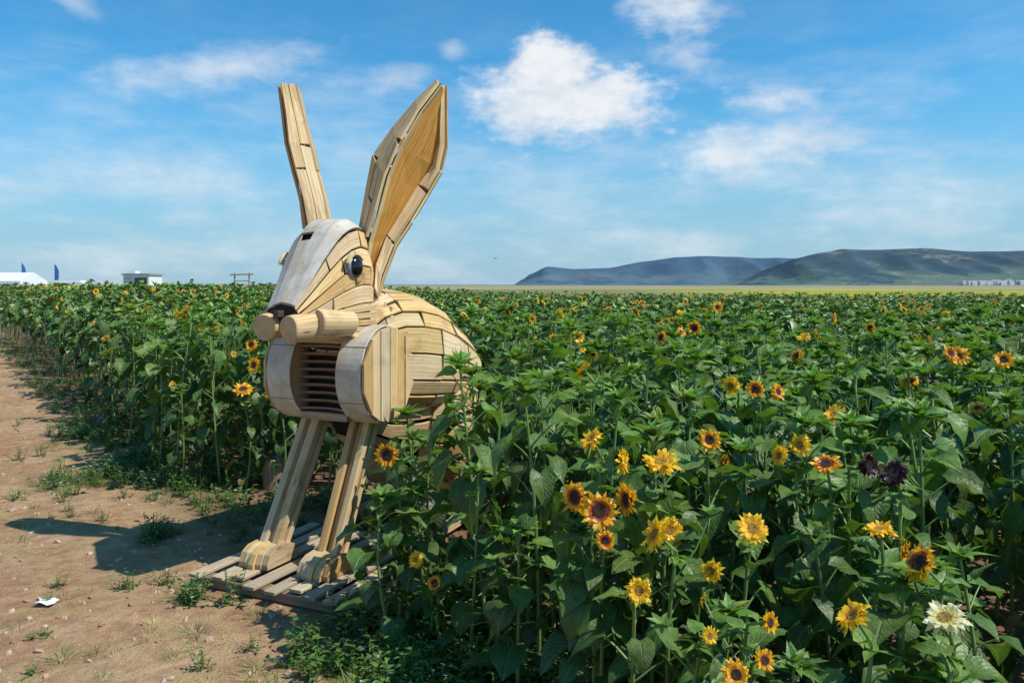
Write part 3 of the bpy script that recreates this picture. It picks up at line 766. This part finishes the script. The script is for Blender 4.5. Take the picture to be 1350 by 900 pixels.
def planking(mb,rings,lo,hi,th,gap,skip=None,colf=None,matf=None,lift=.01,wild=.006):
    m=len(rings)-1; n=len(rings[0])-1
    cen=[sum(r[:-1],Vector())/n for r in rings]
    for j in range(n):
        i=0; first=True
        while i<m:
            ln=RW.randint(lo,hi)
            if first: ln=RW.randint(max(1,lo//2),hi); first=False
            k=min(m,i+ln)
            if m-k<2: k=m
            if not(skip and skip(j,i)):
                lf=RW.uniform(0,lift); P=[];Q=[];NN=[]; g0=gap*RW.uniform(.5,1.8); g1=gap*RW.uniform(.5,1.8)
                tiltp=RW.uniform(-wild,wild)
                for q in range(i,k+1):
                    a,b=rings[q][j],rings[q][j+1]; w_=(b-a).length+1e-6
                    nd=((a+b)/2-cen[q]).normalized()
                    q0,q1=rings[max(q-1,0)],rings[min(q+1,m)]
                    al=(q1[j]-q0[j])
                    nn_=(b-a).cross(al)
                    if nn_.length<1e-6: nn_=nd
                    nn_.normalize()
                    if nn_.dot(nd)<0: nn_=-nn_
                    P.append(a.lerp(b,min(.4,g0/w_))+nn_*(lf+tiltp)); Q.append(b.lerp(a,min(.4,g1/w_))+nn_*(lf-tiltp)); NN.append(nn_)
                if k<m:
                    P[-1]=P[-1].lerp(P[-2],.05); Q[-1]=Q[-1].lerp(Q[-2],RW.uniform(.03,.2))
                slab(mb,P,Q,NN,th,colf(j,i) if colf else wc_(),matf(j,i) if matf else 0)
            i=k
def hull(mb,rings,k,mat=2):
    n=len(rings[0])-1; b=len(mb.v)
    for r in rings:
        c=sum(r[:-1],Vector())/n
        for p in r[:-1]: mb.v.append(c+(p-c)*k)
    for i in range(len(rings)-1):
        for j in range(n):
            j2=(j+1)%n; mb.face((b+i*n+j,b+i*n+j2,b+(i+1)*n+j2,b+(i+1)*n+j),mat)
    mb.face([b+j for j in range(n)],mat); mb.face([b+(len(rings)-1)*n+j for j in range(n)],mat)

# body: few rings, so the boards stay straight and facetted
mb=MB()
NS=22
raw=[rsec(-.02,.28,1.06,1.72,NS,3),rsec(-.14,.36,1.02,1.83,NS,3),rsec(-.40,.42,.98,1.84,NS,3),rsec(-.70,.45,.96,1.77,NS,3),rsec(-1.0,.44,.96,1.62,NS,2.8),rsec(-1.28,.38,.99,1.46,NS,2.6),rsec(-1.55,.26,1.08,1.32,NS,2.4)]
rg=refine(raw,9); hull(mb,rg,.975); planking(mb,rg,2,4,.022,.0038,lift=.010,wild=.005)
for k in range(4):
    z=1.11+k*.058
    beam(mb,W(-1.56,-.24,z),W(-1.56,.24,z),UP*.052,F*.025,wc_())
part(mb,'body')
mb=MB()
raw=[rsec(-.06,.14,.86,1.12,12),rsec(-.3,.24,.72,1.12,12),rsec(-.7,.28,.66,1.12,12),rsec(-1.0,.24,.72,1.1,12)]
rg=refine(raw,7); hull(mb,rg,.95); planking(mb,rg,2,5,.02,.006,colf=lambda j,i: tuple(x*.75 for x in wc_())); part(mb,'belly')  # board colours darkened to paint in the shade beneath the body
mb=MB()
raw=[rsec(.16,.17,1.46,1.72,12),rsec(.0,.22,1.44,1.86,12),rsec(-.14,.27,1.42,1.86,12)]
rg=refine(raw,5); hull(mb,rg,.96); planking(mb,rg,2,5,.022,.005)
for k in range(5):
    beam(mb,W(-.06-.012*k,.10+.05*k,1.50),W(-.10-.012*k,.10+.05*k,1.87-.03*k),Lf*.046,F*.03,wc_())
part(mb,'neck')
def shoulder(sg,name):
    mb=MB(); cu,cz,ru,rz=.02,1.305,.285,.315; s0,s1=.185*sg,.38*sg
    n=30; b=len(mb.v)
    for s in (s0,s1):
        for k in range(n):
            a=2*math.pi*k/n; mb.v.append(W(cu+math.cos(a)*ru*.97,s,cz+math.sin(a)*rz*.97))
    for k in range(n): mb.face((b+k,b+(k+1)%n,b+n+(k+1)%n,b+n+k),0,(.5,.36,.2))
    mb.face([b+k for k in range(n)],0,(.45,.3,.16)); mb.face([b+n+k for k in range(n)],2)
    for (a0,a1) in ((-1.75,-.55),(-.53,.62),(.64,1.9),(1.92,3.1),(3.12,4.5)):
        P=[];Q=[];NN=[]
        m_=10
        for q in range(m_+1):
            a=a0+(a1-a0)*q/m_; nn_=W(math.cos(a)/ru,0,math.sin(a)/rz).normalized()
            P.append(W(cu+math.cos(a)*ru,s0,cz+math.sin(a)*rz)); Q.append(W(cu+math.cos(a)*ru,s1,cz+math.sin(a)*rz)); NN.append(nn_)
        slab(mb,P,Q,NN,.012,(.6,.5,.38),1 if -1.8<a0<1 else 0)
    ed=[-.295,-.19,-.095,.0,.105,.2,.295]
    for e0,e1 in zip(ed,ed[1:]):
        e0+=.003; e1-=.003
        def hz(e): return rz*math.sqrt(max(.06,1-(e/.305)**2))
        NN=Lf*(1 if sg>0 else -1); ss=s1+RW.uniform(0,.008)*sg
        P=[W(cu+e0,ss,cz-hz(e0)),W(cu+e0,ss,cz+hz(e0))]; Q=[W(cu+e1,ss,cz-hz(e1)),W(cu+e1,ss,cz+hz(e1))]
        slab(mb,P,Q,NN,.022,wc_(1.05),0)
    part(mb,name,bev=.003)
shoulder(1,'shoulder_left'); shoulder(-1,'shoulder_right')
mb=MB()
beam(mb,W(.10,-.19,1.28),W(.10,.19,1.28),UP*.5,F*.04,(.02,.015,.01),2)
for k in range(9):
    z=1.06+k*.052
    P=[];Q=[]
    for q in range(7):
        s=-.188+.376*q/6; u=.215-.05*math.cos((q-3)/3*math.pi/2)*1.0
        P.append(W(u-.045,s,z-.006)); Q.append(W(u,s,z+.006))
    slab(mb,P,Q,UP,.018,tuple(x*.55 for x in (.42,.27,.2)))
beam(mb,W(.15,-.19,1.535),W(.15,.19,1.535),UP*.05,F*.12,(.45,.38,.28)); beam(mb,W(.14,-.19,1.025),W(.14,.19,1.025),UP*.05,F*.12,(.4,.3,.2))
part(mb,'chest_grill')

# head
def hsec(u,ht,hm,zt,zb):
    pts_=[(-hm*.55,zb),(-hm*.95,zb+(zt-zb)*.22),(-hm,zb+(zt-zb)*.45),(-hm*.97,zb+(zt-zb)*.68),(-ht*1.05,zb+(zt-zb)*.9),(-ht*.55,zt),(0,zt+.008),(ht*.6,zt),
          (ht*1.05,zb+(zt-zb)*.93),(hm*.9,zb+(zt-zb)*.78),(hm*.99,zb+(zt-zb)*.62),(hm,zb+(zt-zb)*.46),(hm*.98,zb+(zt-zb)*.30),(hm*.88,zb+(zt-zb)*.15),(hm*.55,zb)]
    pts_.append(pts_[0])
    return [W(u,s,z) for s,z in pts_]
mb=MB()
raw=[hsec(-.07,.15,.19,2.14,1.62),hsec(.0,.18,.235,2.27,1.57),hsec(.12,.19,.255,2.31,1.55),hsec(.25,.175,.245,2.25,1.55),hsec(.38,.145,.205,2.09,1.57),hsec(.50,.115,.16,1.91,1.60),hsec(.60,.09,.125,1.76,1.64)]
rg=refine(raw,20); rgh=refine(raw,9); hull(mb,rg,.95)
wt=lambda j: 2<=j<=7
planking(mb,rgh,3,6,.017,.003,skip=lambda j,i: wt(j) ,lift=.010,colf=lambda j,i: wc_(1.04),wild=.005)
part(mb,'head')
mb=MB()
n_=len(rg[0])-1
def sheet(cols,rows,off,thick,col):
    top=[[rg[i][j] for j in cols] for i in rows]; cen=[sum(rg[i][:-1],Vector())/n_ for i in rows]
    b=len(mb.v); nr=len(top); nc_=len(cols); uo=RW.random()*9; vo=RW.random()*9
    for layer in (off+thick,off):
        for r,c in zip(top,cen):
            for p in r: mb.v.append(p+(p-c).normalized()*layer)
    def vid(l,i,j): return b+l*nr*nc_+i*nc_+j
    for l in (0,1):
        for i in range(nr-1):
            for j in range(nc_-1):
                q=(vid(l,i,j),vid(l,i+1,j),vid(l,i+1,j+1),vid(l,i,j+1))
                uvq=[(uo+i*.045,vo+j*.07),(uo+(i+1)*.045,vo+j*.07),(uo+(i+1)*.045,vo+(j+1)*.07),(uo+i*.045,vo+(j+1)*.07)]
                mb.face(q if l==0 else q[::-1],1,col,uvq)
    ec=(.4,.3,.2)
    for i in range(nr-1):
        mb.face((vid(0,i,0),vid(1,i,0),vid(1,i+1,0),vid(0,i+1,0)),0,ec); mb.face((vid(0,i,nc_-1),vid(0,i+1,nc_-1),vid(1,i+1,nc_-1),vid(1,i,nc_-1)),0,ec)
    for j in range(nc_-1):
        mb.face((vid(0,0,j),vid(0,0,j+1),vid(1,0,j+1),vid(1,0,j)),0,ec); mb.face((vid(0,nr-1,j),vid(1,nr-1,j),vid(1,nr-1,j+1),vid(0,nr-1,j+1)),0,ec)
sheet((3,4,5),list(range(2,21)),.006,.014,(.7,.7,.68))
sheet((5,6),list(range(2,12)),.018,.012,(.7,.7,.68)); sheet((5,6),list(range(12,21)),.013,.012,(.7,.7,.68))
sheet((6,7,8),list(range(2,21)),.010,.016,(.7,.7,.68))
sheet((2,3),list(range(3,20)),.006,.011,(.6,.6,.58))
part(mb,'face_plate',bev=0)
def log(mb,p0,p1,r0,r1):
    d=(p1-p0).normalized(); a=d.cross(UP).normalized(); b_=a.cross(d); n=28; b=len(mb.v)
    st=[(0,r0*.93),(.03,r0),(.5,(r0+r1)/2*1.02),(.97,r1),(1,r1*.93)]
    uo=RW.random()*9
    for k,r in st:
        for q in range(n):
            t_=2*math.pi*q/n; rr_=r*(1+.03*math.sin(t_*3+uo))
            mb.v.append(p0.lerp(p1,k)+(a*math.cos(t_)+b_*math.sin(t_))*rr_)
    L_=(p1-p0).length
    for i in range(4):
        for q in range(n):
            q2=(q+1)%n
            mb.face((b+i*n+q,b+i*n+q2,b+(i+1)*n+q2,b+(i+1)*n+q),0,(.66,.49,.28),[(uo+st[i][0]*L_,q*.018),(uo+st[i][0]*L_,(q+1)*.018),(uo+st[i+1][0]*L_,(q+1)*.018),(uo+st[i+1][0]*L_,q*.018)])
    for i0,r in ((0,r0),(4*n,r1)):
        ids=[b+i0+q for q in range(n)]; uvs=[(r*math.cos(2*math.pi*q/n),r*math.sin(2*math.pi*q/n)) for q in range(n)]
        mb.face(ids,3,(1,1,1),uvs)
mb=MB()
log(mb,W(.655,-.095,1.635),W(.38,-.13,1.66),.083,.09); log(mb,W(.655,.095,1.63),W(.36,.15,1.65),.083,.10)
log(mb,W(.50,.175,1.66),W(.22,.24,1.65),.092,.08); log(mb,W(.50,-.175,1.66),W(.22,-.24,1.65),.09,.08)
beam(mb,W(.63,-.02,1.72),W(.63,.02,1.72),UP*.04,F*.06,(.1,.07,.05))
for k in range(5):
    beam(mb,W(.36-.03*k,.235+.004*k,1.72-.035*k),W(.0,.275,1.75-.05*k),UP*.034+Lf*.004,Lf*.025,wc_())
    beam(mb,W(.36-.03*k,-.235-.004*k,1.72-.035*k),W(.0,-.275,1.75-.05*k),UP*.034,-Lf*.025,wc_())
part(mb,'muzzle',bev=.002)
def mk_eye():
    m=bpy.data.materials.new('eye_black'); g=N(nt(m))
    nz=g.noise(g.n('ShaderNodeTexCoord').outputs['Object'],40,2)
    p=g.n('ShaderNodeBsdfPrincipled',{'Base Color':(.008,.008,.01,1),'Roughness':g.sstep(nz,.3,.7,.06,.14)}); g.out(p.outputs[0]); return m
M_eye=mk_eye(); M_eye_glint=simple('eye_white',(.22,.25,.32),.3)  # pale blue-grey stands for the glint on the black eye, painted as a solid
def ell(mb,c,au,as_,az_,mat,col=(1,1,1),n=20,m=12):
    b=len(mb.v)
    for i in range(m+1):
        p_=math.pi*i/m
        for q in range(n):
            t_=2*math.pi*q/n
            mb.v.append(c+W(math.sin(p_)*math.cos(t_)*au,math.cos(p_)*as_,math.sin(p_)*math.sin(t_)*az_))
    for i in range(m):
        for q in range(n):
            q2=(q+1)%n; mb.face((b+i*n+q,b+i*n+q2,b+(i+1)*n+q2,b+(i+1)*n+q),mat,col)
for sg,nm in ((1,'eye_left'),(-1,'eye_right')):
    mb=MB(); c=W(.215,.262*sg,2.015)
    ell(mb,c,.070,.03,.070,1); ell(mb,c+W(-.004,.010*sg,0),.063,.036,.068,0)
    part(mb,nm,[M_eye,M_eye_glint],True,0)
    mb=MB()
    for a0,a1 in ((.2,1.3),(1.35,2.6),(3.6,4.7)):
        P=[];Q=[]
        for q in range(5):
            a=a0+(a1-a0)*q/4
            P.append(c+W(math.cos(a)*.074,.0,math.sin(a)*.076)); Q.append(c+W(math.cos(a)*.10,0,math.sin(a)*.105))
        slab(mb,P,Q,Lf*sg,.024,wc_())
    part(mb,nm+'_lid')

# ears (profiles in steps of k_ metres across / up from the ear root)
k_=.00514
def rail(tab,x0,z0,y0): return [Vector((x0+a*k_,y0+d,z0+b*k_))-O for a,b,d in tab]
def strip(mb,A,B,n,th,outw,gap=.003,colf=None,seg=None,mat=0,lift=.006):
    m=len(A)
    for j in range(n):
        f0=j/n; f1=(j+1)/n
        i=0
        while i<m-1:
            k=m-1 if not seg else min(m-1,i+RW.randint(*seg))
            if m-1-k==1 and seg: k=m-1
            P=[];Q=[];NN=[]; lf=RW.uniform(0,lift)
            for q in range(i,k+1):
                a,b=A[q],B[q]; w_=(b-a).length+1e-5; e=min(.3/n,gap/w_)
                al=A[min(m-1,q+1)]-A[max(0,q-1)]
                nn_=(b-a).cross(al); nn_.normalize()
                if nn_.dot(outw)<0: nn_=-nn_
                P.append(a.lerp(b,f0+e)+nn_*lf); Q.append(a.lerp(b,f1-e)+nn_*lf); NN.append(nn_)
            if k<m-1: P[-1]=P[-1].lerp(P[-2],.04); Q[-1]=Q[-1].lerp(Q[-2],RW.uniform(.04,.2))
            slab(mb,P,Q,NN,th,colf() if colf else wc_(),mat); i=k
def pale():
    s=RW.uniform(.85,1.12); c=RW.choice([(.74,.57,.34),(.70,.52,.29),(.78,.62,.39),(.66,.49,.29)]); return tuple(x*s for x in c)
def amber():
    s=RW.uniform(.92,1.06); return (.60*s,.31*s,.07*s)
x0,z0,y0=-.967,1.85,5.38
A=rail([(90,283,.15),(61,255,.14),(31,220,.13),(5,182,.11),(-3,135,.10),(-11,85,.08),(-16,45,.07),(-12,10,.06)],x0,z0,y0)
B=rail([(92,276,.08),(66,238,.02),(41,190,-.03),(25,150,-.06),(13,105,-.06),(0,65,-.04),(-5,35,0),(-3,5,0)],x0,z0,y0)
C=rail([(94,268,.20),(94,205,.26),(84,172,.27),(62,142,.25),(42,108,.19),(22,72,.13),(8,35,.08),(4,5,.04)],x0,z0,y0)
D=rail([(97,280,.18),(97,200,.22),(89,165,.23),(71,133,.21),(50,95,.15),(30,62,.10),(15,20,.06),(8,-5,.04)],x0,z0,y0)
mb=MB()
strip(mb,A,B,3,.022,Vector((-.4,-1,.2)),colf=pale,seg=(2,4),gap=.003,lift=.010)
Bi=[p+Vector((.010,.06,0)) for p in B]; Ci=[p+Vector((-.008,.02,0)) for p in C]
strip(mb,Bi,Ci,2,.012,Vector((.6,-1,0)),gap=.0006,colf=amber,lift=.001)
strip(mb,B,Bi,1,.008,Vector((1,0,-.3)),gap=0)
strip(mb,C,D,1,.04,Vector((.4,-1,0)),gap=0,seg=(2,3),colf=pale)
Db=[p+Vector((0,.06,0)) for p in D]
strip(mb,D,Db,1,.014,Vector((1,0,-.2)),gap=0,seg=(2,3))
Ab=[p+Vector((.01,.06,0)) for p in A]
strip(mb,Ab,Db,5,.02,Vector((0,1,0)),seg=(2,4)); strip(mb,A,Ab,1,.01,Vector((-1,0,0)),gap=0)
part(mb,'ear_left',bev=.0025)
mb=MB(); x0,z0,y0=-1.448,2.315,5.50
A=rail([(-37,190,.22),(-32,150,.24),(-29,113,.22),(-16,72,.18),(-6,32,.12),(0,-5,.08)],x0,z0,y0)
B=rail([(-33,190,.06),(-25,150,.0),(-18,108,-.04),(-9,72,-.04),(1,35,-.03),(8,-5,-.01)],x0,z0,y0)
C=rail([(-16,191,.10),(-4,140,.08),(8,103,.05),(15,72,.05),(26,32,.04),(34,-5,.03)],x0,z0,y0)
Cb=[p+Vector((-.02,.16,0)) for p in C]
strip(mb,B,C,2,.022,Vector((.3,-1,0)),colf=pale,seg=(2,3),gap=.003,lift=.012)
strip(mb,B,A,2,.018,Vector((-1,-.2,0)),colf=lambda: (.5,.31,.13))  # shaded side of the ear, shade put into a darker board colour
strip(mb,C,Cb,2,.02,Vector((1,0,.1)),seg=(2,3)); strip(mb,A,Cb,3,.02,Vector((0,1,0)))
part(mb,'ear_right',bev=.0025)

# front legs and feet
def fleg(sg,name):
    mb=MB(); s=.20*sg; sb=.21 if sg>0 else -.26
    t0=W(-.02,s,1.06); t1=W(.40,sb,.17); ax=(t1-t0).normalized(); dp=ax.cross(Lf).normalized()
    if dp.dot(F)<0: dp=-dp
    for k,(o_,wd) in enumerate(((-.055,.048),(0,.044),(.055,.048))):
        f=.03 if k!=1 else -.005
        beam(mb,t0+Lf*o_+dp*f,t1+Lf*o_*.95+dp*f-ax*RW.uniform(0,.03),Lf*wd,dp*.045,wc_(1.0))
        beam(mb,t0+Lf*o_-dp*.045,t1+Lf*o_*.95-dp*.045,Lf*wd,dp*.04,wc_(.9))
    part(mb,name)
    mb=MB()
    for k in range(5):
        o_=(-2+k)*.047; ln=.20-.014*abs(k-2)+RW.uniform(-.01,.01)
        P=[];Q=[]
        for u,z in ((.28,.13),(.31,.20),(.40,.225),(.40+ln*.55,.215),(.40+ln*.85,.185),(.40+ln,.13)):
            P.append(W(u,sb+o_-.022,.097)); Q.append(W(u,sb+o_-.022,z+RW.uniform(-.003,.003)))
        slab(mb,P,Q,Lf,.044,wc_(1.0))
    part(mb,name+'_paw')
fleg(1,'front_leg_left'); fleg(-1,'front_leg_right')
def haunch(sg,name):
    mb=MB()
    def hs(s,r,zc=.72,uc=-1.05): return [W(uc+math.cos(2*math.pi*q/16)*r*1.0,s*sg,zc+math.sin(2*math.pi*q/16)*r*1.1) for q in range(17)]
    rg=refine([hs(.20,.34),hs(.32,.38),hs(.44,.34),hs(.50,.22)],6); hull(mb,rg,.95)
    planking(mb,rg,3,6,.02,.004,colf=lambda j,i: wc_(.85))
    for k in range(4):
        u0=-1.20+k*.1
        beam(mb,W(u0,.50*sg,.52),W(u0,.50*sg,.93),F*.09,Lf*.03*sg,wc_())
    beam(mb,W(-1.25,.36*sg,.45),W(-1.38,.36*sg,.16),Lf*.12,F*.1,wc_(.9))
    for k in range(3): beam(mb,W(-1.45,(.30+.055*k)*sg,.11),W(-.75+.03*k,(.30+.055*k)*sg,.09),Lf*.05,UP*.09,wc_(.9))
    part(mb,name)
haunch(1,'hind_leg_left'); haunch(-1,'hind_leg_right')
mb=MB()
ell(mb,W(-1.64,0,1.16),.11,.09,.10,0,(.66,.55,.40)); part(mb,'tail',smooth=True,bev=0)

# pallet under the paws
pal=bpy.data.objects.new('wooden_pallet',None); scene.collection.objects.link(pal); pal.location=O
mb=MB()
for u in (.70,.22,-.26): beam(mb,W(u,-.56,.035),W(u,.56,.035),F*.09,UP*.06,(.22,.17,.12))
for k in range(8):
    s=-.53+k*.15; g_=RW.uniform(-.04,.04); c=RW.choice([(.50,.42,.31),(.44,.36,.26),(.56,.46,.33),(.40,.34,.26)])
    beam(mb,W(-.40+g_,s,.083),W(.78+g_+.03*math.sin(k*2),s+RW.uniform(-.02,.02),.083+RW.uniform(-.004,.006)),Lf*RW.uniform(.082,.10),UP*.022,c)
o=mb.build('slats',[M_wood]); o.parent=pal
b=o.modifiers.new('bevel','BEVEL'); b.width=.003; b.segments=1

stump=bpy.data.objects.new('tree_stump',None); scene.collection.objects.link(stump); stump.location=(-2.18,7.45,0)
mb=MB(); log(mb,Vector((0,0,-.02)),Vector((0.001,0.02,.27)),.145,.135)
for i in range(len(mb.c)): mb.c[i]=(.30,.22,.15)
o=mb.build('log',[M_wood,M_paint,M_dark,M_end],False); o.parent=stump
mb=MB(); pts=[Vector((.03+.05*math.cos(a*.7),-.02+.04*math.sin(a*.7),.285+.004*a)) for a in range(16)]
tube(mb,pts,[.012]*16,6,(1,1,1)); o=mb.build('rope',[simple('blue_rope',(.03,.16,.42),.6)],True); o.parent=stump

# ------------------------------------------------------------ distant things on the left
def box(mb,c,sx,sy,sz,col=(1,1,1),mat=0):
    b=len(mb.v)
    for z in (0,sz):
        for x,y in ((-1,-1),(1,-1),(1,1),(-1,1)): mb.v.append(Vector(c)+Vector((x*sx/2,y*sy/2,z)))
    for q in ((3,2,1,0),(4,5,6,7),(0,1,5,4),(1,2,6,5),(2,3,7,6),(3,0,4,7)): mb.face([b+j for j in q],mat,col)
MW=simple('white_panel',(.75,.76,.77),.5,var=.05); MG=simple('grey_metal',(.3,.31,.32),.5); MBl=simple('blue_fabric',(.02,.13,.42),.7); MGl=simple('dark_glass',(.03,.04,.05),.2)
mb=MB(); x,y=-27.8,60
box(mb,(x,y,.6),1.9,2.2,2.0,mat=0); box(mb,(x,y,2.6),2.1,2.4,.12,mat=1); box(mb,(x+.35,y-1.12,1.5),.9,.05,.9,mat=2); box(mb,(x-.6,y-1.12,.7),.5,.05,1.7,mat=1)
box(mb,(x-.9,y-.6,0),.2,.7,.6,mat=1); box(mb,(x+.9,y-.6,0),.2,.7,.6,mat=1); box(mb,(x-.7,y,2.72),.6,.8,.2,mat=0)
mb.build('mobile_kiosk',[MW,MG,MGl])
mb=MB(); x,y=-45.5,70
b=len(mb.v)
for xx in (-3.5,3.5):
    for yy,zz in ((-2,0),(-2,2.2),(0,2.95),(2,2.2),(2,0)): mb.v.append((x+xx,y+yy,zz))
for i in range(4): mb.face((b+i,b+i+1,b+6+i,b+5+i),0)
mb.face((b,b+4,b+3,b+2,b+1),0); mb.face((b+5,b+6,b+7,b+8,b+9),0)
mb.build('white_marquee',[MW])
mb=MB(); x,y=-36.5,66; box(mb,(x,y,0.6),2.6,1.8,1.5); box(mb,(x,y,2.1),2.3,1.5,.15); box(mb,(x+1.0,y-.95,.9),.5,.05,.6,mat=1); box(mb,(x-.9,y-.6,0),.6,.3,.6,mat=1)
mb.build('small_trailer',[MW,MGl])
for x,y,h in ((-43.1,70,3.9),(-40.2,70,3.8)):
    mb=MB(); tube(mb,[Vector((x,y,0)),Vector((x,y,h))],[.03,.02],6,(1,1,1),1)
    b=len(mb.v)
    for i in range(7):
        z=h-.15-i*.37; wd=(.12,.30,.36,.36,.34,.30,.22)[i]; mb.v.extend([(x+.02,y-.01,z),(x+wd,y+.05*math.sin(i),z-.05)])
    for i in range(6): mb.face((b+2*i,b+2*i+1,b+2*i+3,b+2*i+2),0)
    mb.build('feather_flag',[MBl,MG])
mb=MB(); x,y=-18.6,55
for dx in (-.55,.45): tube(mb,[Vector((x+dx,y,0)),Vector((x+dx,y,2.72))],[.06,.05],8,(.4,.3,.2))
tube(mb,[Vector((x-.85,y-.05,2.58)),Vector((x+.75,y-.05,2.62))],[.05,.05],8,(.4,.3,.2)); tube(mb,[Vector((x-.6,y-.05,2.15)),Vector((x+.5,y-.05,2.15))],[.035,.035],6,(.4,.3,.2))
mb.build('wooden_frame',[M_wood])
mb=MB(); c=Vector((-.84,40,3.2))
for sg in (-1,1):
    b=len(mb.v); mb.v.extend([c+Vector((0,-.05,0)),c+Vector((.07*sg,-.02,.04)),c+Vector((.13*sg,.04,.0)),c+Vector((.06*sg,.06,.02)),c+Vector((0,.05,0))]); mb.face((b,b+1,b+2,b+3,b+4))
tube(mb,[c+Vector((0,-.11,0)),c+Vector((0,-.04,0)),c+Vector((0,.06,0)),c+Vector((0,.14,0))],[.008,.025,.025,.008],8,(1,1,1))
mb.build('bird',[simple('dark_feathers',(.03,.03,.03))])
